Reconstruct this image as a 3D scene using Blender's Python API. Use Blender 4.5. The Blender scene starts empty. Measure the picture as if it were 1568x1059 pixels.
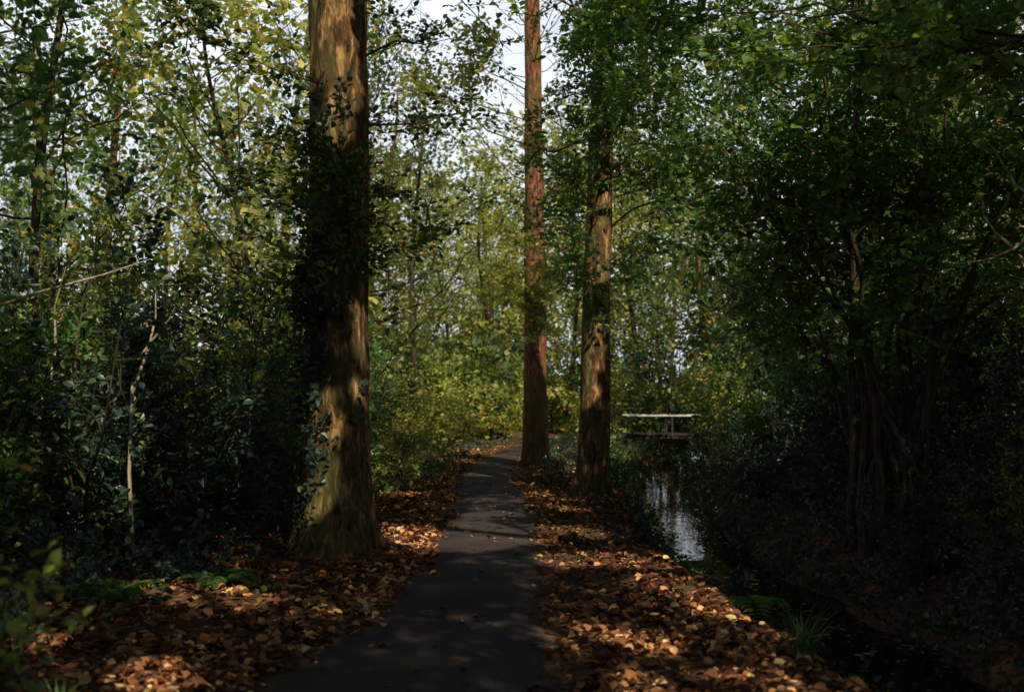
import bpy, math, numpy as np
from mathutils import Vector
rng = np.random.default_rng(11)
scene = bpy.context.scene

# ------------------------------------------------------------ sun
SUN_EL = math.radians(40)
AZ = np.array([0.40, -0.92]); AZ /= np.linalg.norm(AZ)
S = np.array([AZ[0]*math.cos(SUN_EL), AZ[1]*math.cos(SUN_EL), math.sin(SUN_EL)])

# ------------------------------------------------------------ helpers
def nrm(a):
    return a/np.maximum(np.linalg.norm(a, axis=-1, keepdims=True), 1e-9)

PY = [-10, 0, 6, 8.9, 12.1, 15.5, 18.6, 23, 27, 30, 35, 40, 50, 70]
PX = [-1.0, -.7, -.47, -.31, -.24, -.26, -.4, -.5, -.38, -.12, .8, 2.3, 6, 16]
CY = [-10, 0, 6, 9, 14.6, 20, 27, 30, 40, 60, 100]
CX = [3.5, 3.1, 2.9, 2.7, 2.4, 2.7, 3.35, 3.9, 6.6, 12, 30]
def smooth_interp(y, Y, X):
    y = np.asarray(y, float); acc = 0
    for o, w in ((-1.5, .2), (-.7, .2), (0, .2), (.7, .2), (1.5, .2)):
        acc = acc + w*np.interp(y+o, Y, X)
    return acc
pathx = lambda y: smooth_interp(y, PY, PX)
creekx = lambda y: smooth_interp(y, CY, CX)
wleft = lambda y: np.interp(y, [0, 5, 7, 9, 12, 16, 30], [1.3, 1.12, .84, .64, .60, .58, .55])+.05*np.sin(y*2.1)+.03*np.sin(y*5.3+1)+.02*np.sin(y*11)
wright = lambda y: np.interp(y, [0, 6, 9, 30], [.8, .74, .64, .56])+.04*np.sin(y*1.7+2)+.03*np.sin(y*6.1)+.02*np.sin(y*13)
def edge(x, y):      # signed: <0 on the path, >0 metres outside it
    e = x-pathx(y); return np.where(e < 0, -e-wleft(y), e-wright(y))
def sstep(a, b, v):
    t = np.clip((v-a)/(b-a), 0, 1); return t*t*(3-2*t)
def vnoise(x, y):
    return (np.sin(x*1.7+y*.9)*np.sin(y*1.3-x*.6+1.3)+.5*np.sin(x*4.1-y*2.7+.7)*np.sin(y*3.6+x*1.9)+.25*np.sin(x*9.3+y*5.1)*np.sin(y*8.2-x*6.3))/1.75
def height(x, y):
    x = np.asarray(x, float); y = np.asarray(y, float)
    cm = x-creekx(y)
    h = .09*vnoise(x*.6, y*.6)+.035*vnoise(x*2.1+5, y*2.3)
    h = h+.22*sstep(1.5, 6, -(x-pathx(y)))
    h = h+.45*sstep(.9, 3.2, cm)
    h = h*sstep(.0, .5, edge(x, y))
    wob = .14*vnoise(x*.2, y*1.1)+.06*np.sin(y*3.1)
    d = np.abs(cm+wob)
    prof = 1-sstep(.29, np.where(cm < 0, 1.2, 1.5), d)
    return h*(1-prof)-.74*prof

class B:
    def __init__(s):
        s.v = []; s.f = []; s.m = []; s.t = []; s.n = 0
    def add(s, v, f, mat, tint=None):
        v = np.asarray(v, float).reshape(-1, 3); f = np.asarray(f, np.int64).reshape(-1, 4)
        s.v.append(v); s.f.append(f+s.n); s.m.append(np.full(len(f), mat, np.int32) if np.isscalar(mat) else mat)
        s.t.append(np.zeros(len(v)) if tint is None else tint); s.n += len(v)
    def arrays(s):
        return np.concatenate(s.v), np.concatenate(s.f), np.concatenate(s.m), np.concatenate(s.t)
    def tube(s, pts, rad, sides=6, mat=0, lobes=None):
        pts = np.asarray(pts, float); n = len(pts)
        rad = np.broadcast_to(np.asarray(rad, float), (n,))
        T = nrm(np.gradient(pts, axis=0))
        ref = np.array([0, 1., 0]) if abs(T[0][1]) < .8 else np.array([1., 0, 0])
        U = nrm(np.cross(T, ref)); W = np.cross(T, U)
        th = np.linspace(0, 2*np.pi, sides, endpoint=False)
        R = rad[:, None]*np.ones(sides)
        if lobes is not None: R = R*lobes(th[None, :], pts[:, 2:3]-pts[0, 2])
        v = pts[:, None, :]+R[..., None]*(np.cos(th)[None, :, None]*U[:, None, :]+np.sin(th)[None, :, None]*W[:, None, :])
        i = np.arange(n-1)[:, None]*sides; j = np.arange(sides)[None, :]; j2 = (j+1) % sides
        f = np.stack([i+j, i+j2, i+sides+j2, i+sides+j], -1)
        s.add(v, f, mat)
    def box(s, c, sz, mat=0, rz=0):
        c = np.array(c, float); sz = np.array(sz, float)/2
        k = np.array([[-1,-1,-1],[1,-1,-1],[1,1,-1],[-1,1,-1],[-1,-1,1],[1,-1,1],[1,1,1],[-1,1,1]])*sz
        s.add(c+k, [[0,3,2,1],[4,5,6,7],[0,1,5,4],[1,2,6,5],[2,3,7,6],[3,0,4,7]], mat)
    def prisms(s, A, Bp, r, mat=0):
        M = len(A)
        if not M: return
        D = nrm(Bp-A); ref = np.where(np.abs(D[:, 2:3]) > .9, np.array([[1., 0, 0]]), np.array([[0, 0, 1.]]))
        U = nrm(np.cross(D, ref)); W = np.cross(D, U)
        ring = [(U*math.cos(a)+W*math.sin(a)) for a in (0, 2.094, 4.189)]
        v = np.stack([A+ring[0]*r, A+ring[1]*r, A+ring[2]*r, Bp+ring[0]*r*.4, Bp+ring[1]*r*.4, Bp+ring[2]*r*.4], 1)
        o = np.arange(M)[:, None, None]*6
        f = np.array([[0,1,4,3],[1,2,5,4],[2,0,3,5]])[None]+o
        s.add(v, f, mat)
    def leaves(s, P, D, N, L, T, mat=1, w=.62, six=True, curl=.1):
        D = nrm(D); N = nrm(N-(N*D).sum(-1, keepdims=True)*D); X = np.cross(N, D)
        L = np.asarray(L)[:, None]; M = len(P)
        if six:
            a = w*.5; c = np.asarray(curl)
            if c.ndim: c = c[:, None]
            v = np.stack([P, P+L*(.32*D+a*X+c*N), P+L*(.7*D+a*.72*X+c*.7*N), P+L*(D-c*1.2*N),
                          P+L*(.7*D-a*.72*X+c*.7*N), P+L*(.32*D-a*X+c*N)], 1)
            f = np.array([[0,1,2,3],[0,3,4,5]])[None]+np.arange(M)[:, None, None]*6
            s.add(v, f, mat, np.repeat(T, 6))
        else:
            v = np.stack([P, P+L*(.45*D+w*.5*X), P+L*(D-.1*N), P+L*(.45*D-w*.5*X)], 1)
            f = np.arange(M*4).reshape(M, 4)
            s.add(v, f, mat, np.repeat(T, 4))
    def mesh(s, name, mats, smooth_mats=(0,)):
        v, f, m, t = s.arrays()
        me = bpy.data.meshes.new(name)
        me.vertices.add(len(v)); me.vertices.foreach_set('co', v.astype(np.float32).ravel())
        me.loops.add(len(f)*4); me.loops.foreach_set('vertex_index', f.astype(np.int32).ravel())
        me.polygons.add(len(f)); me.polygons.foreach_set('loop_start', (np.arange(len(f))*4).astype(np.int32))
        me.polygons.foreach_set('material_index', m)
        me.polygons.foreach_set('use_smooth', np.isin(m, smooth_mats))
        for mt in mats: me.materials.append(mt)
        a = me.attributes.new('tint', 'FLOAT', 'POINT'); a.data.foreach_set('value', t.astype(np.float32))
        me.update(calc_edges=True)
        return me
    def obj(s, name, mats, **k):
        return link(name, s.mesh(name, mats, **k))
def link(name, me):
    o = bpy.data.objects.new(name, me); bpy.context.collection.objects.link(o); return o

# ------------------------------------------------------------ materials
def newmat(name):
    m = bpy.data.materials.new(name); m.use_nodes = True; nt = m.node_tree; nt.nodes.clear()
    out = nt.nodes.new('ShaderNodeOutputMaterial'); return m, nt, out
def ramp(nt, stops):
    r = nt.nodes.new('ShaderNodeValToRGB'); e = r.color_ramp.elements
    e[0].position = stops[0][0]; e[0].color = (*stops[0][1], 1)
    e[1].position = stops[-1][0]; e[1].color = (*stops[-1][1], 1)
    for p, c in stops[1:-1]:
        k = e.new(p); k.color = (*c, 1)
    return r
def leaf_mat(name, stops, trans=.42, gloss=.04, rough=.42):
    m, nt, out = newmat(name); L = nt.links.new
    a = nt.nodes.new('ShaderNodeAttribute'); a.attribute_name = 'tint'
    r = ramp(nt, stops); L(a.outputs['Fac'], r.inputs[0])
    d = nt.nodes.new('ShaderNodeBsdfDiffuse'); t = nt.nodes.new('ShaderNodeBsdfTranslucent')
    L(r.outputs[0], d.inputs[0])
    mx = nt.nodes.new('ShaderNodeMix'); mx.data_type = 'RGBA'; mx.blend_type = 'MULTIPLY'; mx.inputs[0].default_value = 1
    L(r.outputs[0], mx.inputs[6]); mx.inputs[7].default_value = (1.3, 1.3, .55, 1); L(mx.outputs[2], t.inputs[0])
    m1 = nt.nodes.new('ShaderNodeMixShader'); m1.inputs[0].default_value = trans; L(d.outputs[0], m1.inputs[1]); L(t.outputs[0], m1.inputs[2])
    if gloss:
        g = nt.nodes.new('ShaderNodeBsdfGlossy')
        g.inputs['Roughness'].default_value = rough; g.inputs[0].default_value = (.8, .9, 1, 1)
        m2 = nt.nodes.new('ShaderNodeMixShader'); m2.inputs[0].default_value = gloss; L(m1.outputs[0], m2.inputs[1]); L(g.outputs[0], m2.inputs[2]); m1 = m2
    L(m1.outputs[0], out.inputs[0]); return m
def bark_mat(name, c0, c1, c2, sc=(9, 9, 1.6), bump=.6, moss=(.07, .085, .028), mlo=.46):
    m, nt, out = newmat(name); L = nt.links.new
    tc = nt.nodes.new('ShaderNodeTexCoord'); mp = nt.nodes.new('ShaderNodeMapping'); mp.inputs['Scale'].default_value = sc
    L(tc.outputs['Object'], mp.inputs[0])
    n1 = nt.nodes.new('ShaderNodeTexNoise'); n1.inputs['Scale'].default_value = 1.6; n1.inputs['Detail'].default_value = 7; n1.inputs['Roughness'].default_value = .68; n1.inputs['Distortion'].default_value = .6
    L(mp.outputs[0], n1.inputs[0])
    n2 = nt.nodes.new('ShaderNodeTexNoise'); n2.inputs['Scale'].default_value = 2.3; n2.inputs['Detail'].default_value = 4; L(tc.outputs['Object'], n2.inputs[0])
    r = ramp(nt, [(.36, c0), (.52, c1), (.66, c2)]); L(n1.outputs[0], r.inputs[0])
    mx = nt.nodes.new('ShaderNodeMix'); mx.data_type = 'RGBA'; mx.blend_type = 'MIX'
    r2 = ramp(nt, [(mlo, (0, 0, 0)), (mlo+.14, (.65, .65, .65))]); L(n2.outputs[0], r2.inputs[0]); L(r2.outputs[0], mx.inputs[0])
    L(r.outputs[0], mx.inputs[6]); mx.inputs[7].default_value = (*moss, 1)
    p = nt.nodes.new('ShaderNodeBsdfPrincipled'); p.inputs['Roughness'].default_value = .9; p.inputs['Specular IOR Level'].default_value = .1
    L(mx.outputs[2], p.inputs['Base Color'])
    b = nt.nodes.new('ShaderNodeBump'); b.inputs['Strength'].default_value = bump; b.inputs['Distance'].default_value = .04
    L(n1.outputs[0], b.inputs['Height']); L(b.outputs[0], p.inputs['Normal']); L(p.outputs[0], out.inputs[0]); return m

M_bark = bark_mat('oak_bark', (.025, .016, .009), (.15, .088, .042), (.55, .35, .16), sc=(8, 8, 2.4), bump=1, mlo=.46)
M_redbark = bark_mat('pine_bark', (.05, .022, .013), (.18, .08, .045), (.42, .21, .12), sc=(10, 10, 2.5), bump=.8)
M_stem = bark_mat('stem_bark', (.015, .012, .009), (.06, .045, .03), (.13, .095, .06), sc=(14, 14, 3))
M_hazel = bark_mat('hazel_bark', (.02, .016, .011), (.085, .062, .038), (.18, .13, .075), sc=(14, 14, 3))
M_pale = bark_mat('pale_bark', (.2, .17, .12), (.42, .36, .27), (.55, .48, .37), sc=(14, 14, 3), bump=.3, mlo=.6)
G = [(.0, (.022, .052, .030)), (.3, (.065, .125, .044)), (.55, (.15, .225, .062)), (.78, (.33, .38, .09)), (.93, (.60, .50, .12)), (1, (.50, .22, .04))]
M_leaf = leaf_mat('beech_leaves', G, gloss=.025)
M_leafd = leaf_mat('holly_leaves', [(0, (.014, .038, .034)), (.5, (.034, .076, .048)), (.8, (.10, .15, .05)), (1, (.28, .28, .06))], trans=.3, gloss=.05, rough=.45)
M_leafy = leaf_mat('autumn_leaves', [(0, (.08, .14, .04)), (.35, (.26, .32, .09)), (.68, (.56, .56, .18)), (.88, (.74, .64, .23)), (1, (.58, .26, .05))], trans=.45, gloss=0)
M_leafg = leaf_mat('maple_leaves', [(0, (.030, .080, .036)), (.5, (.11, .24, .062)), (.85, (.29, .43, .09)), (1, (.48, .44, .08))], trans=.45, gloss=.03)
M_litter = leaf_mat('leaf_litter', [(0, (.05, .022, .013)), (.3, (.16, .066, .032)), (.6, (.47, .21, .085)), (.8, (.78, .44, .19)), (.93, (.84, .62, .36)), (1, (.58, .55, .13))], trans=.1, gloss=.02, rough=.5)
M_grass = leaf_mat('grass_blades', [(0, (.03, .07, .02)), (1, (.13, .22, .05))], trans=.3)

# ground
def ground_mat():
    m, nt, out = newmat('forest_floor'); L = nt.links.new
    tc = nt.nodes.new('ShaderNodeTexCoord')
    v = nt.nodes.new('ShaderNodeTexVoronoi'); v.inputs['Scale'].default_value = 17; L(tc.outputs['Object'], v.inputs[0])
    r = ramp(nt, [(0, (.025, .016, .011)), (.45, (.08, .045, .026)), (.75, (.17, .09, .045)), (1, (.32, .18, .08))])
    sp = nt.nodes.new('ShaderNodeSeparateColor'); L(v.outputs['Color'], sp.inputs[0]); L(sp.outputs[0], r.inputs[0])
    n = nt.nodes.new('ShaderNodeTexNoise'); n.inputs['Scale'].default_value = 1.1; n.inputs['Detail'].default_value = 7; L(tc.outputs['Object'], n.inputs[0])
    r2 = ramp(nt, [(.4, (0, 0, 0)), (.62, (1, 1, 1))]); L(n.outputs[0], r2.inputs[0])
    mx = nt.nodes.new('ShaderNodeMix'); mx.data_type = 'RGBA'; L(r2.outputs[0], mx.inputs[0]); mx.inputs[6].default_value = (.11, .07, .045, 1); L(r.outputs[0], mx.inputs[7])
    p = nt.nodes.new('ShaderNodeBsdfPrincipled'); p.inputs['Roughness'].default_value = .95; p.inputs['Specular IOR Level'].default_value = .1
    L(mx.outputs[2], p.inputs['Base Color'])
    b = nt.nodes.new('ShaderNodeBump'); b.inputs['Strength'].default_value = .7; b.inputs['Distance'].default_value = .04
    L(v.outputs['Distance'], b.inputs['Height']); L(b.outputs[0], p.inputs['Normal']); L(p.outputs[0], out.inputs[0]); return m
def path_mat():
    m, nt, out = newmat('old_asphalt'); L = nt.links.new
    tc = nt.nodes.new('ShaderNodeTexCoord')
    n = nt.nodes.new('ShaderNodeTexNoise'); n.inputs['Scale'].default_value = 1.0; n.inputs['Detail'].default_value = 9; n.inputs['Roughness'].default_value = .7; L(tc.outputs['Object'], n.inputs[0])
    g = nt.nodes.new('ShaderNodeTexNoise'); g.inputs['Scale'].default_value = 90; g.inputs['Detail'].default_value = 3; L(tc.outputs['Object'], g.inputs[0])
    r = ramp(nt, [(.35, (.036, .031, .036)), (.55, (.068, .056, .058)), (.72, (.15, .115, .10))]); L(n.outputs[0], r.inputs[0])
    r2 = ramp(nt, [(.3, (.5, .5, .5)), (.7, (1.4, 1.4, 1.4))]); L(g.outputs[0], r2.inputs[0])
    mx = nt.nodes.new('ShaderNodeMix'); mx.data_type = 'RGBA'; mx.blend_type = 'MULTIPLY'; mx.inputs[0].default_value = 1
    L(r.outputs[0], mx.inputs[6]); L(r2.outputs[0], mx.inputs[7])
    p = nt.nodes.new('ShaderNodeBsdfPrincipled'); p.inputs['Roughness'].default_value = .8; p.inputs['Specular IOR Level'].default_value = .15
    L(mx.outputs[2], p.inputs['Base Color'])
    b = nt.nodes.new('ShaderNodeBump'); b.inputs['Strength'].default_value = .6; b.inputs['Distance'].default_value = .01
    L(g.outputs[0], b.inputs['Height']); L(b.outputs[0], p.inputs['Normal']); L(p.outputs[0], out.inputs[0]); return m
def water_mat():
    m, nt, out = newmat('stream_water'); L = nt.links.new
    tc = nt.nodes.new('ShaderNodeTexCoord'); mp = nt.nodes.new('ShaderNodeMapping'); mp.inputs['Scale'].default_value = (4, 2.6, 1); L(tc.outputs['Object'], mp.inputs[0])
    n = nt.nodes.new('ShaderNodeTexNoise'); n.inputs['Scale'].default_value = 1.6; n.inputs['Detail'].default_value = 2; L(mp.outputs[0], n.inputs[0])
    p = nt.nodes.new('ShaderNodeBsdfPrincipled'); p.inputs['Base Color'].default_value = (.010, .010, .007, 1); p.inputs['Roughness'].default_value = .01; p.inputs['IOR'].default_value = 1.33
    p.inputs['Specular IOR Level'].default_value = .95
    b = nt.nodes.new('ShaderNodeBump'); b.inputs['Strength'].default_value = .12; b.inputs['Distance'].default_value = .03
    L(n.outputs[0], b.inputs['Height']); L(b.outputs[0], p.inputs['Normal']); L(p.outputs[0], out.inputs[0]); return m
def plain_mat(name, c, rough=.7):
    m, nt, out = newmat(name); L = nt.links.new
    tc = nt.nodes.new('ShaderNodeTexCoord'); n = nt.nodes.new('ShaderNodeTexNoise'); n.inputs['Scale'].default_value = 6; n.inputs['Detail'].default_value = 6; L(tc.outputs['Object'], n.inputs[0])
    r = ramp(nt, [(.35, tuple(k*.6 for k in c)), (.65, c)]); L(n.outputs[0], r.inputs[0])
    p = nt.nodes.new('ShaderNodeBsdfPrincipled'); p.inputs['Roughness'].default_value = rough; L(r.outputs[0], p.inputs['Base Color']); L(p.outputs[0], out.inputs[0]); return m
M_ground, M_path, M_water = ground_mat(), path_mat(), water_mat()
M_wood = plain_mat('weathered_wood', (.035, .03, .024)); M_rail = plain_mat('pale_painted_rail', (.65, .65, .61), .5)

# ------------------------------------------------------------ gaps cut in the canopy to shape sun flecks at chosen spots
def streak(a, b, n, r, z=0.0, k=.0):
    return [(a[0]+(b[0]-a[0])*i/max(n-1, 1), a[1]+(b[1]-a[1])*i/max(n-1, 1), z, r*(.85+.3*((i*37 % 10)/10)), k) for i in range(n)]
TG = [  # x, y, z, radius, fraction of leaves kept
    (-1.87, 11.0, .60, .10, .0), (-1.84, 11.0, .85, .12, .0), (-1.83, 11.0, 1.25, .13, .0), (-1.86, 11.0, 1.5, .10, .0), (-1.47, 11.1, 1.7, .05, .0), (-1.45, 11.1, 2.1, .06, .0), (-1.46, 11.1, 2.45, .06, .0),
    (-1.72, 11.0, 4.3, .15, .0), (-1.60, 11.0, 4.7, .16, .0), (-1.62, 11.0, 5.1, .14, .0),
    (-1.85, 18, 0, .4, .0), (-3.0, 7.0, .1, .18, 0), (-1.9, 6.2, .1, .14, .0),
    (1.25, 17.7, 2.1, .16, .0), (1.3, 17.7, 2.5, .13, .0), (1.22, 17.7, 1.7, .12, .0), (1.4, 18, 4.6, .13, .0), (.49, 25, 6.2, .3, .1), (.49, 25, 8, .3, .2), (.49, 25, 9.6, .3, .2),
    (-.5, 22, 0, .35, .0), (-.1, 28, 0, .6, .0), (.9, 13.4, 0, .16, .0), (.8, 15.5, 0, .2, .0),
    (-1.7, 4.3, 1.1, .2, .0), (1.9, 9.3, 4.1, .7, .0), (2.6, 11, 5, .9, .03), (3.7, 29.9, 1.05, .35, .0), (4.5, 29.9, 1.05, .35, .0), (3.2, 11.6, 2.4, .2, 0), (2.2, 10.4, 4.6, .5, 0),
    (-4.3, 11.4, 1.6, .35, .0), (-3.6, 10, 1.0, .2, .0), (-5.0, 13, 3.5, .7, .03), (-2.6, 8, 4.0, .4, .0), (-3, 13, 3.6, .5, .0), (-4.4, 10, 3.4, .4, .0),
    (4.3, 12, 4.6, .6, .02), (3.4, 11.5, 5.6, .6, .02), (5, 14, 4, .7, .03), (-2.2, 16, 1.2, .4, .0), (-2.4, 19, 3, 1.0, .0), (-3, 23, 2.5, 1.6, .0), (-1.5, 30, 2, 2.0, .0), (-3, 35, 4, 3.5, .0), (.5, 40, 4, 2.8, .04), (1.9, 22, .8, .5, .0), (4.6, 23, 2, .8, 0), (6, 26, 3, 1, .05),
    (-6, 33, 5, 3, .2), (2, 50, 8, 2, .4), (-8, 45, 8, 4, .3), (7, 45, 5, 3, .2)]
TG += streak((-1.35, 12.7), (-.6, 12.2), 3, .52)+streak((.55, 10.9), (1.4, 10.7), 4, .31)+streak((1.25, 9.5), (1.65, 8.6), 3, .27)+streak((.45, 7.5), (.7, 7.4), 2, .24)+streak((.85, 6.2), (1.1, 6.1), 2, .3)
TG += streak((-2.8, 9.1), (-2.1, 8.8), 3, .24, .0, .05)+streak((-.5, 14.8), (-.1, 14.9), 2, .16)+streak((.0, 12.2), (.4, 12.3), 2, .14)
RAYS = [(np.array(t[:3]), S, t[3]+(.085 if t[3] < .6 else .0), t[4], .45) for t in TG]
for (x, y), r in (((2.85, 20), .5), ((2.5, 16), .5), ((3.2, 25), .45)):      # leaves cut away so the stream mirrors open sky
    RAYS.append((np.array([x, y, -.5]), nrm(np.array([x, y, 2.1])), r, .05, 3.))
def carve(P):
    keep = np.ones(len(P), bool); u = rng.random(len(P))
    for o, d0, r, k, t0 in RAYS:
        d = P-o; t = d@d0
        dist = np.linalg.norm(d-t[:, None]*d0, axis=1)
        grow = 1 if t0 < 1 else 1+.015*np.maximum(t, 0)
        keep &= ~((t > t0) & (dist < r*grow) & (u >= k))
    return keep
def blocked(P):
    P = np.atleast_2d(P)
    for o, d0, r, k, t0 in RAYS:
        if t0 > 1 or r > .8: continue
        d = P-o; t = d@d0
        if np.any((t > .9) & (np.linalg.norm(d-t[:, None]*d0, axis=1) < r*.75)): return True
    return False

# ------------------------------------------------------------ vegetation generators
class Plant(B):
    def __init__(s, leaf=.08, n=9, six=True, twig=.004, w=.62, flat=.45, tint=(.0, .75), do_carve=True, L=(.3, .6)):
        super().__init__(); s.C = []; s.D = []; s.leaf = leaf; s.nl = n; s.six = six; s.tw = twig; s.w = w; s.flat = flat; s.ti = tint; s.dc = do_carve; s.L = L
    def spray_at(s, C, D):
        s.C.append(np.atleast_2d(C)); s.D.append(np.atleast_2d(D))
    def branch(s, p0, p1, r0, nsub=5, sub=.9, spr=4, sag=.1, sides=5, tmin=.25, bare=False, bend=.12):
        p0 = np.array(p0, float); p1 = np.array(p1, float); ln = np.linalg.norm(p1-p0)
        k = max(4, int(ln/.5)+2); t = np.linspace(0, 1, k)
        off = rng.normal(0, bend*ln*.5, (2, 3))
        pts = p0+(p1-p0)*t[:, None]+np.sin(t*np.pi)[:, None]*off[0]+np.sin(t*2*np.pi)[:, None]*off[1]*.5
        pts[:, 2] += sag*ln*t**2*.5
        pts += rng.normal(0, .014*ln, pts.shape)*(t[:, None] > 0)
        s.tube(pts, r0*(1-.8*t), sides)
        if bare: return pts
        dirn = nrm(p1-p0)
        for tt in np.linspace(tmin, 1, nsub):
            base = np.array([np.interp(tt, t, pts[:, a]) for a in range(3)])
            dd = nrm(dirn*.6+rng.normal(0, .8, 3)*np.array([1, 1, s.flat*1.3])+np.array([0, 0, .1]))
            l2 = sub*(1.1-.5*tt)*rng.uniform(.6, 1.3)
            q = np.linspace(0, 1, 4)[:, None]
            sp = base+dd*l2*q+np.array([0, 0, -.15*l2])*q**2+rng.normal(0, .05*l2, (4, 3))*q
            if s.dc and blocked(sp): continue
            s.tube(sp, r0*.3*(1-.7*q[:, 0]), 3)
            u = rng.uniform(.15, 1, spr)
            c = np.stack([np.interp(u, q[:, 0], sp[:, a]) for a in range(3)], 1)
            d = nrm(dd*.6+rng.normal(0, .85, (spr, 3))*np.array([1, 1, s.flat*1.3]))
            s.spray_at(c, d)
        return pts
    def finish_leaves(s):
        if not s.C: return
        C = np.concatenate(s.C); D = nrm(np.concatenate(s.D)); M = len(C)
        Ls = rng.uniform(*s.L, M)
        n = s.nl; t = (np.arange(n)+.7)/n
        t = np.clip(t[None]+rng.normal(0, .05, (M, n)), .05, 1)
        side = np.where(np.arange(n) % 2, 1., -1.)[None, :, None]
        Un = nrm(np.array([0, 0, 1.])+rng.normal(0, s.flat*.8, (M, 3)))
        Un = nrm(Un-(Un*D).sum(1, keepdims=True)*D); X = np.cross(Un, D)
        P = C[:, None]+D[:, None]*(Ls[:, None]*t)[..., None]
        ld = nrm(D[:, None]*.55+X[:, None]*side*.85*(1-.6*t[..., None]**3)+rng.normal(0, .3, (M, n, 3)))
        P = P+ld*.02
        N = Un[:, None]+rng.normal(0, .42, (M, n, 3))
        T = (rng.random((M, 1))*.65+rng.random((M, n))*.35)
        T = s.ti[0]+(s.ti[1]-s.ti[0])*T
        T = np.where(rng.random((M, n)) < .03, .98, T)
        sz = (s.leaf*rng.uniform(.6, 1.25, (M, n))).ravel()
        P = P.reshape(-1, 3); ld = ld.reshape(-1, 3); N = N.reshape(-1, 3); T = T.ravel()
        if s.dc:
            k = carve(P+ld*sz[:, None]*.5); P, ld, N, T, sz = P[k], ld[k], N[k], T[k], sz[k]
        s.leaves(P, ld, N, sz, T, 1, s.w, s.six)
        if s.tw:
            if s.dc: kk = carve(C+D*Ls[:, None]*.5); C, D, Ls = C[kk], D[kk], Ls[kk]
            s.prisms(C, C+D*Ls[:, None]*.95, s.tw, 0)

def trunk(pl, x, y, z0, h, r, flare=.45, lean=(0, 0), sides=20, lobes=True, bend=.15, seed=0, taper=.75):
    n = int(h/.22)+2; z = np.linspace(0, 1, n)
    px = x+lean[0]*z+bend*np.sin(z*5+seed)*z; py = y+lean[1]*z+bend*np.cos(z*4+seed)*z
    pts = np.stack([px, py, z0-.15+h*z], 1)
    rad = r*(1-taper*z**1.2)*(1+flare*np.exp(-(z*h)/.35))
    if lobes:
        ph = seed*1.7
        def lb(th, zz):
            return 1+.055*np.sin(3*th+ph+zz*.25)+.03*np.sin(7*th+zz*.8+ph)+.02*np.sin(13*th-zz*2.1)+.22*np.exp(-zz/.3)*np.cos(5*th+ph)+.02*np.sin(zz*7+th*2)+.03*np.sin(zz*2.3+th+ph)
        pl.tube(pts, rad, sides, 0, lb)
    else: pl.tube(pts, rad, sides)
    return pts
def crown(pl, pts, cb, cr, n, h, nsub=5, spr=4, r=.04, up=.7, sub=1.2, az0=0, tmin=.2):
    z0 = pts[0, 2]
    for i in range(n):
        f = (i+rng.random())/n; zz = z0+cb+(h-cb)*f*.95
        base = np.array([np.interp(zz, pts[:, 2], pts[:, a]) for a in range(3)])
        for tr in range(6):
            az = az0+i*2.4+rng.normal(0, .3+.5*tr)
            ln = cr*(1.0-.6*f**1.5)*rng.uniform(.65, 1.2)
            d = np.array([math.cos(az), math.sin(az), up*rng.uniform(.1, 1.6)+f*.4])
            if not pl.dc or not blocked(base+d*ln*np.linspace(.05, .8, 14)[:, None]): break
        pl.branch(base, base+d*ln, r*(1-.6*f), nsub, sub, spr, tmin=tmin)
def front_twigs(p, pts, z0, z1, n, ln, nsub=6, sub=.6, spr=5, r=.014, a0=-2.6, a1=-.5):
    for i in range(n):
        z = z0+(z1-z0)*(i+rng.random())/n; a = rng.uniform(a0, a1)
        b = np.array([np.interp(z, pts[:, 2], pts[:, k]) for k in range(3)])
        p.branch(b, b+np.array([math.cos(a), math.sin(a), .3])*ln*rng.uniform(.6, 1.2), r, nsub, sub, spr, tmin=.3)

# main trees seen in the photograph
p = Plant(leaf=.085, n=9, tint=(0, .8))
pts = trunk(p, -1.74, 11.35, float(height(-1.74, 11.35)), 17, .315, flare=.8, lean=(-.1, .2), sides=48, seed=1, bend=.08, taper=.35)
crown(p, pts, 5.8, 4.0, 22, 17, 7, 6, r=.032)
for a, b in (((-1.8, 11.2, 3.3), (-2.5, 10.2, 3.5)), ((-1.85, 11.3, 2.7), (-2.9, 10.4, 2.6)), ((-1.8, 11.3, 4.7), (-3.2, 10.7, 5.2)), ((-1.5, 11.4, 4.3), (-.7, 11.6, 4.3)), ((-1.5, 11.4, 2.9), (-.9, 11.5, 3.1)), ((-1.5, 11.4, 5.0), (-.5, 11.8, 5.3))):
    p.branch(a, b, .014, 8, .5, 5)
front_twigs(p, pts, 2.6, 4.0, 8, .7, 6, .4, 4, r=.010)
# ivy on the trunk
n = 900; zz = rng.random(n)**1.1*4.4; th = rng.normal(-2.75, .7, n); R = .35-.01*zz
C = np.stack([-1.74+R*np.cos(th), 11.35+R*np.sin(th), zz+.15], 1); keepv = vnoise(th*1.3+1, zz*.9) > .05
p2 = Plant(leaf=.07, n=4, tint=(0, .5), L=(.08, .2), w=.85, twig=.003)
p2.spray_at(C[keepv], nrm(np.stack([np.cos(th)*.4, np.sin(th)*.4, np.ones(n)], 1)[keepv]+rng.normal(0, .5, (keepv.sum(), 3))))
p2.finish_leaves(); v2, f2, m2, t2 = p2.arrays(); m2 = np.where(m2 == 0, 0, 2).astype(np.int32)
p.finish_leaves(); p.add(v2, f2, m2, t2); p.obj('oak_tree', [M_bark, M_leaf, M_leafd])

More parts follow.
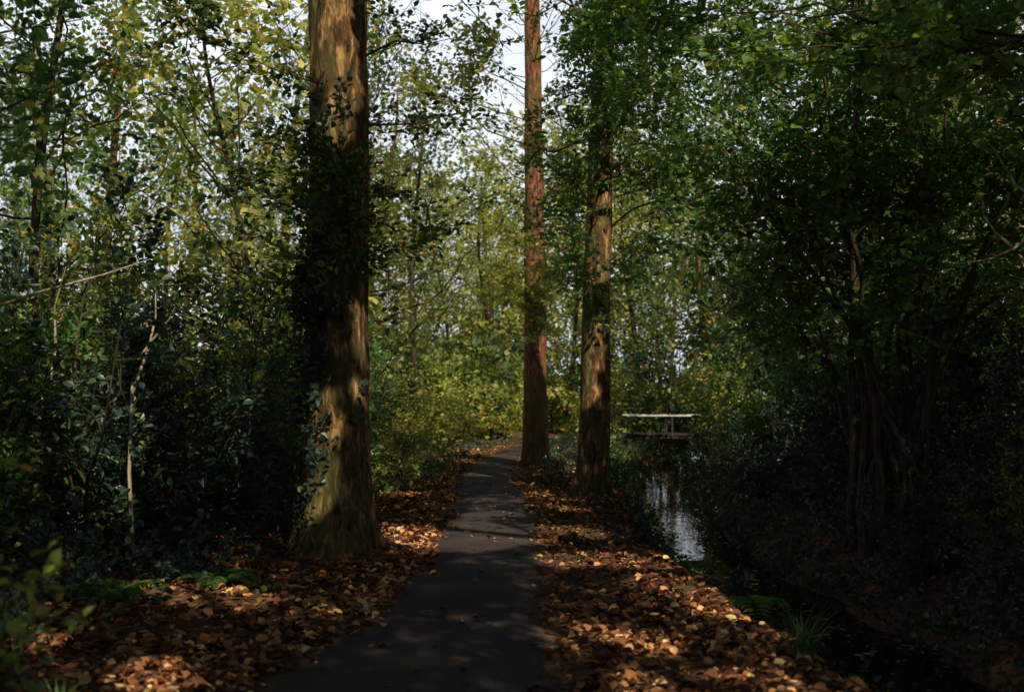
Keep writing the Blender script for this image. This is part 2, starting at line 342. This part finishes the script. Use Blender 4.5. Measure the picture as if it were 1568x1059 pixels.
p = Plant(leaf=.12, n=9, tint=(.05, .9))
pts = trunk(p, .50, 25.2, 0, 18, .27, flare=.35, lean=(.0, .1), sides=24, seed=2, bend=.08)
crown(p, pts, 4.4, 3.4, 30, 18, 8, 8, r=.022)
front_twigs(p, pts, 2.8, 5.5, 10, 1.3); front_twigs(p, pts, 5.5, 11.5, 30, 1.7, 8, .8, 7)
p.finish_leaves(); p.obj('pine_tree', [M_redbark, M_leafy])

p = Plant(leaf=.09, n=9, tint=(.1, .85))
pts = trunk(p, 1.28, 18.0, float(height(1.28, 18)), 16, .245, flare=.5, lean=(.45, .1), sides=28, seed=4, bend=.07)
crown(p, pts, 4.2, 3.6, 30, 16, 9, 8, r=.022)
front_twigs(p, pts, 2.8, 5, 12, 1.2); front_twigs(p, pts, 4.6, 8.6, 34, 1.7, 7, .8, 7)
p.finish_leaves(); p.obj('oak_tree', [M_bark, M_leafg])

# multi-stemmed hazel on the right bank
p = Plant(leaf=.08, n=9, tint=(.05, .85), w=.75)
hz = float(height(4.0, 12))
tips = [(2.8, 11.4, 3.7), (2.2, 11.0, 4.3), (3.0, 11.6, 5.2), (3.7, 12.0, 6.4), (4.15, 11.6, 6.8), (4.6, 11.8, 6.6), (5.3, 11.8, 6.0), (6.0, 12.0, 5.0), (3.4, 12.6, 5.6), (2.4, 11.9, 3.0), (5.2, 12.6, 4.6), (4.5, 11.3, 5.6), (6.2, 11.5, 3.8),
        (2.5, 10.6, 3.6), (2.9, 10.5, 4.6), (3.3, 10.7, 5.4), (1.9, 10.6, 4.0), (5.4, 10.6, 4.8)]
for i, tp in enumerate(tips):
    b = np.array([3.95+rng.normal(0, .3), 11.8+rng.normal(0, .25), hz-.1]); tp = np.array(tp)
    t = np.linspace(0, 1, 14)[:, None]
    mid = b+(tp-b)*t; mid[:, :2] -= (tp-b)[None, :2]*(.14*np.sin(t*np.pi)); mid += rng.normal(0, .02, mid.shape)
    r0 = rng.uniform(.028, .05); p.tube(mid, r0*(1-.7*t[:, 0]), 7)
    for j in range(13 if i < 13 else 9):
        tt = rng.uniform(.5 if i < 13 else .6, 1); base = np.array([np.interp(tt, t[:, 0], mid[:, a]) for a in range(3)])
        a = rng.uniform(0, 6.28); ln = rng.uniform(.5, 1.3)
        p.branch(base, base+np.array([math.cos(a), math.sin(a), .5])*ln, .010, 4, .5, 4)
p.finish_leaves(); p.obj('hazel_shrub', [M_hazel, M_leafg])

# overhanging maple, rooted right of frame
p = Plant(leaf=.09, n=9, tint=(.2, .95), w=.85, flat=.3)
pts = trunk(p, 5.6, 6.8, float(height(5.6, 6.8)), 11, .16, seed=5, sides=14)
for tp in ((1.5, 9.3, 4.35), (2.1, 10.0, 4.9), (1.1, 10.2, 5.0), (2.8, 9.2, 4.4), (2.5, 8.6, 4.0), (3.2, 10.5, 5.0), (.3, 11.8, 5.5), (3.6, 9.6, 4.8), (2.0, 12.5, 5.4)):
    z = tp[2]-rng.uniform(.3, .9); base = np.array([np.interp(z, pts[:, 2], pts[:, a]) for a in range(3)])
    p.branch(base, tp, .024, 15, 1.0, 6, sag=.05, tmin=.3, bend=.05)
crown(p, pts, 5, 3.6, 18, 11, 6, 6)
p.finish_leaves(); p.obj('maple_tree', [M_stem, M_leafg])

# tree rooted left of frame with branches into the picture
p = Plant(leaf=.085, n=8, tint=(.0, .8), w=.65)
pts = trunk(p, -5.2, 7.2, float(height(-5.2, 7.2)), 12, .17, seed=6, sides=14)
for tp in ((-2.4, 6.6, 3.5), (-2.9, 7.6, 4.1), (-3.0, 8.4, 4.7), (-2.4, 9.5, 5.1), (-3.6, 8.8, 3.7)):
    z = tp[2]-rng.uniform(.1, .6); base = np.array([np.interp(z, pts[:, 2], pts[:, a]) for a in range(3)])
    p.branch(base, tp, .02, 10, .7, 3, sag=.05, tmin=.3)
crown(p, pts, 5, 3.4, 14, 12, 5, 5)
p.finish_leaves(); p.obj('maple_tree', [M_stem, M_leafg])

# near sapling bottom left
p = Plant(leaf=.065, n=5, tint=(.1, .6), w=.75, L=(.15, .3), do_carve=False)
for i in range(5):
    b = np.array([-2.08+rng.normal(0, .1), 4.4+rng.normal(0, .2), .05]); tp = b+np.array([rng.uniform(.05, .35), rng.uniform(-.3, .3), rng.uniform(.5, 1.4)])
    p.branch(b, tp, .007, 5, .22, 2, tmin=.35)
p.finish_leaves(); p.obj('maple_sapling', [M_stem, M_leafy])

# dead pale branches / thin bare saplings
p = Plant()
for a, b, r in (((-5.2, 9.5, 2.35), (-2.95, 9.2, 2.65), .024), ((-4.4, 10.5, 1.2), (-4.15, 10.5, 2.8), .024), ((-3.4, 10.2, 1.6), (-3.2, 10.2, 2.6), .017), ((-3.35, 10.2, 1.9), (-3.0, 10.2, 2.4), .012)):
    p.branch(a, b, r, bare=True, sag=0, sides=6)
p.tube([(-4.35, 10.6, 0), (-4.38, 10.5, .7), (-4.4, 10.5, 1.3)], [.03, .026, .022], 6)
p.tube([(-3.4, 10.3, 0), (-3.42, 10.2, .9), (-3.4, 10.2, 1.7)], [.02, .018, .015], 6)
p.tube([(-5.2, 9.9, 0), (-5.3, 9.6, 1.4), (-5.2, 9.5, 2.4)], [.04, .03, .022], 6)
p.obj('dead_sapling', [M_pale])
p = Plant()
p.tube([(5.0, 9.5, 0), (4.7, 9.4, 1.8), (4.3, 9.3, 3.0), (4.35, 9.3, 4.0), (4.6, 9.3, 5.4)], [.035, .03, .026, .02, .012], 6)
for a, b in (((4.3, 9.3, 2.9), (3.5, 9.1, 2.6)), ((4.3, 9.3, 3.2), (3.8, 9.2, 3.7)), ((4.1, 9.3, 2.8), (3.8, 9.1, 3.2))): p.branch(a, b, .016, bare=True, sag=0, sides=6)
p.obj('dead_sapling', [M_pale])

# trees beside / behind the viewpoint (they shade the path)
shade = [(7.8, 1.5), (4.6, -1.8), (11, -2), (8, -5), (13, 3), (2.2, -5), (12, -8), (10.5, 7), (5, -9.5), (7.5, -11.5), (16, 6), (0, -9.5), (14.5, 12),
         (-4, -2.5), (-8.5, 2), (-3, -12), (-9.5, 8), (-7, -7.5), (10.5, 13)]
for i, (x, y) in enumerate(shade):
    p = Plant(leaf=.21, n=7, six=False, tint=(0, .6), w=.72, flat=.35, L=(.6, 1.0), twig=0)
    h = rng.uniform(10.5, 12.5); pts = trunk(p, x, y, float(height(x, y)), h, rng.uniform(.17, .26), sides=10, seed=i)
    crown(p, pts, 4.0 if x > 3 else 5.0, rng.uniform(4.2, 5.2), 22, h, 6, 6, sub=1.6, up=.5)
    p.finish_leaves(); p.obj('shade_fill_tree', [M_bark, M_leafd])

# background trees: one distant mass
MATS = [M_bark, M_redbark, M_stem, M_leaf, M_leafy, M_leafg, M_leafd]
def template(p, bi, li):
    v, f, m, t = p.arrays(); return v, f, np.where(m == 0, bi, li).astype(np.int32), t
tmpl = []
for i, (h, li, bi, cb) in enumerate(((15, 3, 0, 2.4), (12.5, 4, 2, 2.0), (16, 5, 0, 3), (11, 4, 2, 1.5), (14, 3, 2, 2.0))):
    p = Plant(leaf=.19, n=7, six=False, twig=0, tint=(.05, .9), do_carve=False, L=(.4, .9), w=.72, flat=.6)
    pts = trunk(p, 0, 0, 0, h, (.17, .12, .19, .10, .12)[i], sides=8, seed=i, lobes=False, bend=.7)
    crown(p, pts, cb, 3.4, 32, h, 6, 5, sub=1.3, up=.8, r=.035)
    p.finish_leaves(); tmpl.append(template(p, bi, li))
shr = []
for i, (hh, rr, li) in enumerate(((3.2, 1.5, 6), (2.4, 1.4, 3), (3.8, 1.6, 3), (2.2, 1.3, 4), (3.0, 1.5, 5))):
    row = []
    for far in (0, 1):
        p = Plant(leaf=.085 if not far else .13, n=8 if not far else 6, six=not far, tint=(.0, .85), twig=.003 if not far else 0, do_carve=False, L=(.2, .45), flat=.6)
        for j in range(14):
            a = rng.uniform(0, 6.28); q = math.sqrt(rng.random())*rr
            tp = np.array([q*math.cos(a), q*math.sin(a), hh*rng.uniform(.35, 1.1)*(1-.35*(q/rr)**2)])
            p.branch((rng.normal(0, .15), rng.normal(0, .15), -.1), tp, .022, 9, .6, 6 if not far else 4, tmin=.18, sag=0)
        p.finish_leaves(); row.append(template(p, 2, li))
    shr.append(row)
def place(dst, T, x, y, s, thin=1.0):
    v, f, m, t = T; a = rng.uniform(0, 6.28); c, sn = math.cos(a), math.sin(a)
    V = np.stack([v[:, 0]*c-v[:, 1]*sn, v[:, 0]*sn+v[:, 1]*c, v[:, 2]*rng.uniform(.9, 1.1)], 1)*s
    V += np.array([x, y, float(height(x, y))-.05])
    cen = V[f].mean(1); k = (carve(cen) & (rng.random(len(f)) < thin)) | (m < 3); f, m = f[k], m[k]
    dst.add(V, f, m, np.clip(t+rng.uniform(-.15, .12), 0, 1))
far_t = B(); far_s = B()
taken = []; tries = 0
while len(taken) < 58 and tries < 5000:
    tries += 1
    y = 27+55*rng.random()**1.1; x = rng.uniform(-.6, .6)*y
    if abs(x-pathx(y)) < 2.6 and y < 50: continue
    if abs(x-creekx(y)) < 1.8 and y < 45: continue
    if y < 38 and -3 < x < 9: continue
    if any((x-a)**2+(y-b)**2 < 12+.008*y*y for a, b in taken): continue
    taken.append((x, y)); r = x/y
    k = rng.choice([0, 1, 2, 3, 4], p=[.2, .25, .1, .3, .15] if abs(r) < .15 else [.35, .08, .32, .05, .2])
    place(far_t, tmpl[k], x, y, rng.uniform(.72, 1.1), .48 if r < -.08 else .8)
for x, y, k, s in ((-8.5, 24, 2, .7), (-3.8, 28, 1, .75), (8.5, 25, 0, .7), (-.8, 46, 1, 1), (2.2, 43, 3, 1), (4.5, 41, 1, .9), (0, 56, 3, 1.0), (3.5, 52, 1, 1), (-3, 51, 3, 1), (6.5, 47, 4, .9), (1.5, 63, 1, 1.1), (7.5, 58, 3, 1.1), (-5, 42, 0, .9), (-3.0, 36, 4, .85), (-4.6, 32, 2, .75), (6.3, 36, 2, .9)):
    place(far_t, tmpl[k], x, y, s, .72)
# the wood also continues beside and behind the viewpoint
for i in range(26):
    a = math.radians(-215+250*i/25); r = rng.uniform(20, 27)
    x, y = r*math.cos(a)+1, r*math.sin(a)-2
    place(far_t, tmpl[int(rng.choice([0, 2, 4]))], x, y, rng.uniform(.6, .75))
    place(far_s, shr[int(rng.choice([0, 1, 2, 4]))][1], x*.85+rng.normal(0, 1), y*.85, 1.8)
    place(far_s, shr[int(rng.choice([0, 1, 2, 4]))][1], x*.8+rng.normal(0, 1.5), y*.8+rng.normal(0, 1.5), 1.8)
far_t.obj('distant_trees', MATS, smooth_mats=(0, 1, 2))
for x, y, k, s in ((-6.0, 14.5, 4, .65), (-4.8, 20, 3, .85), (-8.5, 13, 0, .6), (6.8, 19, 0, .62), (5.9, 28, 4, .7)):
    b = B(); place(b, tmpl[k], x, y, s, .7); b.obj('birch_tree' if k == 3 else 'shade_fill_tree', MATS, smooth_mats=(0, 1, 2))
for x, y, k in ((-3.6, 10.6, 0), (-4.8, 9.9, 4), (-5.8, 11, 1), (-3.2, 12.8, 0), (-4.8, 13, 2), (-6.8, 9.4, 0), (-2.8, 14.8, 4), (-4, 16, 2), (-6, 16.5, 4), (-2.6, 17.5, 1), (-3.6, 19.5, 2), (-2.3, 21, 3), (-5.4, 21, 0), (-2.6, 25, 3), (-4, 24, 4), (-2.1, 29, 3), (-3.4, 31, 1),
                (4.7, 14, 0), (5.9, 12.4, 0), (6.8, 13.5, 2), (4.6, 16.5, 0), (6.2, 17, 2), (8, 15, 0), (4.8, 19.5, 4), (7, 21, 4), (5.7, 9.0, 0), (4.8, 23, 1), (6.4, 24, 0), (5.6, 27, 2), (7.5, 11, 0), (4.5, 9.6, 11), (4.4, 11.2, 10), (3.9, 13.6, 10), (3.9, 17.5, 10), (4.1, 21, 11), (3.9, 8.2, 10), (3.7, 10.6, 30), (4.9, 10.4, 10),
                (2.0, 22, 1), (1.9, 27, 0), (5.3, 28.6, 11), (2.9, 29.0, 31), (2.4, 33.5, 3), (6.0, 33, 3), (4.4, 35, 22), (5.6, 38, 20), (3.0, 35.8, 4), (7.4, 37, 22), (-.4, 39, 3), (-1.6, 35, 3), (.4, 45, 3), (1.9, 46.5, 23), (3.2, 50, 24), (4.6, 52, 21), (2.3, 54, 22), (5.0, 44.8, 24), (-7.8, 12, 2), (-8, 16, 0)):
    s = rng.uniform(.85, 1.2)
    if (x, y) in ((2.0, 22), (1.9, 27)): s = .5
    if k >= 30: k -= 30; s = .38
    elif k >= 20: k -= 20; s = 1.35
    elif k >= 10: k -= 10; s = .48
    b = B(); place(b, shr[k][int(y > 20)], x, y, s); b.obj('holly_shrub' if k == 0 else 'understory_shrub', MATS, smooth_mats=(0, 1, 2))
for i in range(80):
    y = rng.uniform(28, 75); x = rng.uniform(-.55, .55)*y
    if abs(x-pathx(y)) < 2.2 and y < 48: continue
    if abs(x-creekx(y)) < 2.2 and y < 50: continue
    place(far_s, shr[rng.integers(0, 5)][1], x, y, rng.uniform(1.0, 2.1))
far_s.obj('distant_undergrowth', MATS, smooth_mats=(0, 1, 2))

# added unseen leaf sprays, set on sun rays to block leaks through the crowns
for pas in range(5):
    bpy.context.view_layer.update(); dg = bpy.context.evaluated_depsgraph_get()
    n = 9500
    if pas in (0, 1): Q = np.stack([rng.uniform(-6, 6.5, n), rng.uniform(2.5, 25, n), np.abs(rng.normal(0, 1.0, n))], 1)
    else: Q = np.stack([rng.uniform(-4.5, 2.6, n), 2.8+21*rng.random(n)**1.3, np.full(n, .03)], 1)
    m = n//7; Q[:m] = np.stack([-1.75+rng.uniform(-.45, .45, m), np.full(m, 10.95), rng.uniform(0, 5.6, m)], 1)
    m2 = m//2; Q[m:m+m2] = np.stack([1.28+rng.uniform(-.35, .35, m2), np.full(m2, 17.6), rng.uniform(0, 5, m2)], 1)
    Q[m+m2:m+2*m2] = np.stack([.5+rng.uniform(-.35, .35, m2), np.full(m2, 24.8), rng.uniform(0, 5, m2)], 1)
    m3 = m+2*m2; Q[m3:m3+m] = np.stack([rng.uniform(-9, -2.5, m), rng.uniform(8, 20, m), rng.uniform(.5, 3.6, m)], 1)
    m4 = m3+m; Q[m4:m4+400] = np.stack([rng.uniform(2.9, 5.5, 400), rng.uniform(29.8, 31.2, 400), rng.uniform(-.3, .6, 400)], 1)
    Q = Q[carve(Q+S*2.)]
    C = []
    for q in Q:
        if not scene.ray_cast(dg, Vector(q)+Vector(S)*.35, Vector(S))[0]:
            zz = rng.uniform(7.5, 10.5); c = q+S*((zz-q[2])/S[2])+rng.normal(0, .05, 3)
            if c[1] > 0 and abs(c[0]) < .5*c[1] and c[2] < 2.3+.38*c[1]:  # in view: lift the added spray above the camera frame
                zz = 2.6+.38*c[1]+1.5; c = q+S*((zz-q[2])/S[2])
            C.append(c)
    if not C: break
    C = np.array(C)
    p = Plant(leaf=.2, n=6, six=False, tint=(0, .6), w=.8, flat=.3, L=(.25, .5), twig=.004)
    x, y = ((5.6, .8), (2.8, -2.6), (8.6, -1.8), (6.5, -6.5), (-1.8, -5.5))[pas]
    pts = trunk(p, x, y, float(height(x, y)), 12, .24, sides=10, seed=pas+30)  # trunk added out of view to carry the shading sprays
    crown(p, pts, 4.5, 5, 14, 12, 6, 5, sub=1.6, up=.5)
    a = rng.uniform(0, 6.28, len(C)); D = np.stack([np.cos(a), np.sin(a), rng.normal(0, .2, len(C))], 1)
    p.spray_at(C-D*.2, D); p.finish_leaves(); p.obj('shade_fill_tree', [M_bark, M_leafd])  # added shade sprays hang free of the limbs

# ------------------------------------------------------------ ground sheet
def axis(a, b, step, far):
    c = np.arange(a, b+1e-6, step); e = step*1.35**np.arange(1, 40); e = np.cumsum(e); e = e[e < far]
    return np.concatenate([(a-e)[::-1], c, b+e])
gx = axis(-8, 8, .09, 400); gy = axis(1, 42, .12, 400)
X, Y = np.meshgrid(gx, gy, indexing='ij'); Z = height(X, Y)
nx, ny = X.shape; i = np.arange(nx-1)[:, None]*ny; j = np.arange(ny-1)[None]
g = B(); g.add(np.stack([X, Y, Z], -1), np.stack([i+j, i+ny+j, i+ny+j+1, i+j+1], -1), 0); g.obj('ground', [M_ground])
# footpath
yy = np.arange(-8, 60, .12); u = np.linspace(-1, 1, 11)
cx = pathx(yy); dx = np.gradient(cx, yy)
W = np.where(u[None] < 0, wleft(yy)[:, None], wright(yy)[:, None])*u[None]
PXs = cx[:, None]+W; PYs = yy[:, None]-W*dx[:, None]
PZs = .030*(1-u[None]**2)+.004+0*PXs
PZs[:, 0] = -.03; PZs[:, -1] = -.03; PZs[:, 1] = .008; PZs[:, -2] = .008
g = B(); n2 = len(u); i = np.arange(len(yy)-1)[:, None]*n2; j = np.arange(n2-1)[None]
g.add(np.stack([PXs, PYs, PZs], -1), np.stack([i+j, i+j+1, i+n2+j+1, i+n2+j], -1), 0); g.obj('footpath', [M_path])
# water
yy = np.arange(-8, 60, .5); cx = creekx(yy); u = np.array([-1.1, 0, 1.1])
g = B(); i = np.arange(len(yy)-1)[:, None]*3; j = np.arange(2)[None]
g.add(np.stack([cx[:, None]+u[None], yy[:, None]+0*u[None], np.full((len(yy), 3), -.52)], -1), np.stack([i+j, i+j+1, i+4+j, i+3+j], -1), 0); g.obj('stream_water', [M_water])

# ------------------------------------------------------------ fallen leaves
n = 190000
y = 3+31*rng.random(n)**1.7; x = rng.uniform(-5.5, 5.5, n); e = edge(x, y); c = x-creekx(y)
pt = sstep(-.3, .35, vnoise(x*1.1+3, y*.9)+.5*vnoise(x*3.3, y*2.9+4))
d = np.where(e < 0, .010+.2*sstep(-.22, 0, e), .28+.72*pt)
d = d*(1-sstep(-1.0, -.5, c)*.9+sstep(.6, 1.2, c)*.4)*(1-.65*sstep(2.0, 4, -(x-pathx(y))))
k = rng.random(n) < d; x, y, e = x[k], y[k], e[k]; n = len(x)
onp = e < 0; uu = np.where(x < pathx(y), (pathx(y)-x)/wleft(y), (x-pathx(y))/wright(y))
Z = np.where(onp, .034*(1-np.minimum(uu, 1)**2)+.008, np.maximum(height(x, y)+rng.random(n)*.03+.006, -.514))
a = rng.uniform(0, 6.28, n); wet = Z < -.5; D = np.stack([np.cos(a), np.sin(a), rng.normal(0, .25, n)*~wet], 1)
N = np.array([0, 0, 1.])+rng.normal(0, .42, (n, 3))*(~wet)[:, None]
g = B(); g.leaves(np.stack([x, y, Z], 1), D, N, rng.uniform(.03, .10, n), np.clip(rng.beta(1.3, 2.2, n)+.22*vnoise(x*.8, y*.8), 0, 1), 0, .66, True, np.where(wet, 0.02, rng.uniform(-.05, .28, n)))
g.obj('fallen_leaves', [M_litter])

# ------------------------------------------------------------ undergrowth (ivy, bramble, low plants)
p = Plant(leaf=.06, n=7, tint=(0, .8), L=(.1, .28), w=.8, twig=.002, do_carve=False, flat=.7)
n = 36000; y = 3+32*rng.random(n)**1.3; x = rng.uniform(-9, 8, n); e = x-pathx(y); c = x-creekx(y)
pr = sstep(1.7, 3.0, -e)*(.25+.75*sstep(-.3, .3, vnoise(x*.9, y*.9+2)))
pr = np.maximum(pr, sstep(.35, .75, c)*(.55+.45*sstep(-.3, .3, vnoise(x*.9, y*.9+2))))
pr = np.maximum(pr, .45*((c < -.33) & (c > -.8) & (e > .9)))
pr = np.maximum(pr, .3*((edge(x, y) > .3) & (y > 19) & (np.abs(c) > .5)))
k = rng.random(n) < pr; x, y = x[k], y[k]; n = len(x)
hh = rng.random(n)**1.6*(.14+.5*sstep(2.0, 4.5, np.abs(x-pathx(y))))
C = np.stack([x, y, np.maximum(height(x, y), -.5)+hh], 1); Dd = nrm(np.stack([rng.normal(0, .7, n), rng.normal(0, .7, n), rng.uniform(-.1, 1, n)], 1))
p.spray_at(C, Dd); p.finish_leaves(); p.obj('undergrowth', [M_stem, M_leafd])

# ferns
def fern(x, y, s=.5, n=9):
    g = Plant(); z = float(height(x, y)); Ps, Ds, Ls = [], [], []
    for i in range(n):
        a = i*2.4+rng.normal(0, .2); ln = s*rng.uniform(.7, 1.2); t = np.linspace(0, 1, 14)[:, None]
        d = np.array([math.cos(a), math.sin(a), 0]); pt = np.array([x, y, z])+d*ln*t+np.array([0, 0, 1])*ln*(1.1*t-.95*t**2)
        g.tube(pt, .003, 3)
        sd = np.array([-d[1], d[0], 0])
        for k in range(1, 14):
            for q in (-1, 1):
                Ps.append(pt[k]); Ds.append(sd*q+d*.35); Ls.append(ln*.33*math.sin(math.pi*(1-k/15))**.8+.01)
    n = len(Ps); g.leaves(np.array(Ps), np.array(Ds), np.tile([0, 0, 1.], (n, 1))+rng.normal(0, .1, (n, 3)), np.array(Ls), rng.random(n)*.6+.2, 1, .26)
    g.obj('fern', [M_stem, M_leafg])
for a in ((1.95, 9.6, .42), (1.75, 12.4, .4), (2.0, 14.5, .4), (-2.4, 9.4, .3), (-3.0, 8.6, .35)): fern(*a)
def tuft(x, y, s=.45, n=38):
    g = Plant(); z = float(height(x, y))
    for i in range(n):
        a = rng.uniform(0, 6.28); ln = s*rng.uniform(.5, 1.2); t = np.linspace(0, 1, 6)[:, None]
        d = np.array([math.cos(a), math.sin(a), 0]); sp = rng.uniform(.3, .9)
        pt = np.array([x, y, z])+rng.normal(0, .03, 3)*[1, 1, 0]+d*ln*sp*t**1.5+np.array([0, 0, 1])*ln*(t-.5*t**2*sp)
        sd = np.array([-d[1], d[0], 0])*.006*(1-t**2*.95); v = np.concatenate([pt+sd, pt-sd]); k = np.arange(5)
        g.add(v, np.stack([k, k+1, k+7, k+6], 1), 1, np.full(12, rng.random()))
    g.obj('grass_tuft', [M_stem, M_grass])
for a in ((1.95, 7.7), (2.05, 8.2), (1.75, 6.9, .35), (1.9, 10.6, .35), (3.2, 13.2, .5), (1.75, 13.6, .4), (2.1, 17, .5), (3.2, 18, .5), (2.5, 22, .5), (-2.2, 5.6, .25), (2.0, 19.6, .4), (2.3, 20.5, .4)): tuft(*a)

# ------------------------------------------------------------ footbridge
g = B(); bx, by = 4.2, 30.0; Lb = 2.3
for k in range(14): g.box((bx-Lb/2+.13+k*.156, by+.45, .50+.003*(k % 2)), (.14, 1.1, .04), 0)
for oy in (-.02, .92): g.box((bx, by+oy, .44), (Lb+.2, .08, .075), 0)
for oy in (-.12, 1.02):
    for k in range(3): g.box((bx-1.05+k*1.05, by+oy, .70), (.035, .035, .56), 0)
    g.box((bx, by+oy, 1.0), (Lb+.1, .06, .035), 1)
for sx in (-1.2, 1.2): g.box((bx+sx, by+.45, -.05), (.10, .9, .82), 0)
g.obj('footbridge', [M_wood, M_rail], smooth_mats=())

# ------------------------------------------------------------ light, world, camera
w = bpy.data.worlds.new('World'); scene.world = w; w.use_nodes = True; nt = w.node_tree; L = nt.links.new
bg = nt.nodes['Background']; sk = nt.nodes.new('ShaderNodeTexSky'); sk.sky_type = 'NISHITA'; sk.sun_disc = False
sk.sun_elevation = SUN_EL; sk.sun_rotation = math.atan2(S[0], S[1]); sk.air_density = 1.0; sk.dust_density = 1
# bright broken cloud low over the blue
tc = nt.nodes.new('ShaderNodeTexCoord'); mp = nt.nodes.new('ShaderNodeMapping'); mp.inputs['Scale'].default_value = (1, 1, 2.5); L(tc.outputs['Generated'], mp.inputs[0])
cn = nt.nodes.new('ShaderNodeTexNoise'); cn.inputs['Scale'].default_value = 3.2; cn.inputs['Detail'].default_value = 3; L(mp.outputs[0], cn.inputs[0])
cr = ramp(nt, [(.32, (.65, .65, .65)), (.5, (1, 1, 1))]); L(cn.outputs[0], cr.inputs[0])
sp = nt.nodes.new('ShaderNodeSeparateXYZ'); L(tc.outputs['Generated'], sp.inputs[0])
mr = nt.nodes.new('ShaderNodeMapRange'); mr.inputs[1].default_value = .38; mr.inputs[2].default_value = .5; mr.inputs[3].default_value = 1; mr.inputs[4].default_value = 0; L(sp.outputs[2], mr.inputs[0])
mm = nt.nodes.new('ShaderNodeMath'); mm.operation = 'MULTIPLY'; L(cr.outputs[0], mm.inputs[0]); L(mr.outputs[0], mm.inputs[1])
mx = nt.nodes.new('ShaderNodeMix'); mx.data_type = 'RGBA'; L(mm.outputs[0], mx.inputs[0]); L(sk.outputs[0], mx.inputs[6]); mx.inputs[7].default_value = (20, 21.5, 24, 1)
L(mx.outputs[2], bg.inputs[0]); bg.inputs[1].default_value = .05
w.cycles.sampling_method = 'NONE'
sd = bpy.data.lights.new('sun', 'SUN'); sd.energy = 5; sd.angle = math.radians(.5); sd.color = (1, .86, .60)
so = bpy.data.objects.new('sun', sd); bpy.context.collection.objects.link(so); so.rotation_euler = Vector(S).to_track_quat('Z', 'Y').to_euler()
cd = bpy.data.cameras.new('camera'); co = bpy.data.objects.new('camera', cd); bpy.context.collection.objects.link(co)
co.location = (0, 0, 1.6); co.rotation_euler = (math.radians(90+2.35), 0, 0); cd.lens = 40; cd.sensor_width = 36; cd.clip_end = 1500; cd.clip_start = .05
cd.dof.use_dof = True; cd.dof.focus_distance = 12.5; cd.dof.aperture_fstop = 1.7
scene.camera = co
scene.view_settings.view_transform = 'Standard'; scene.view_settings.look = 'None'; scene.view_settings.exposure = 0
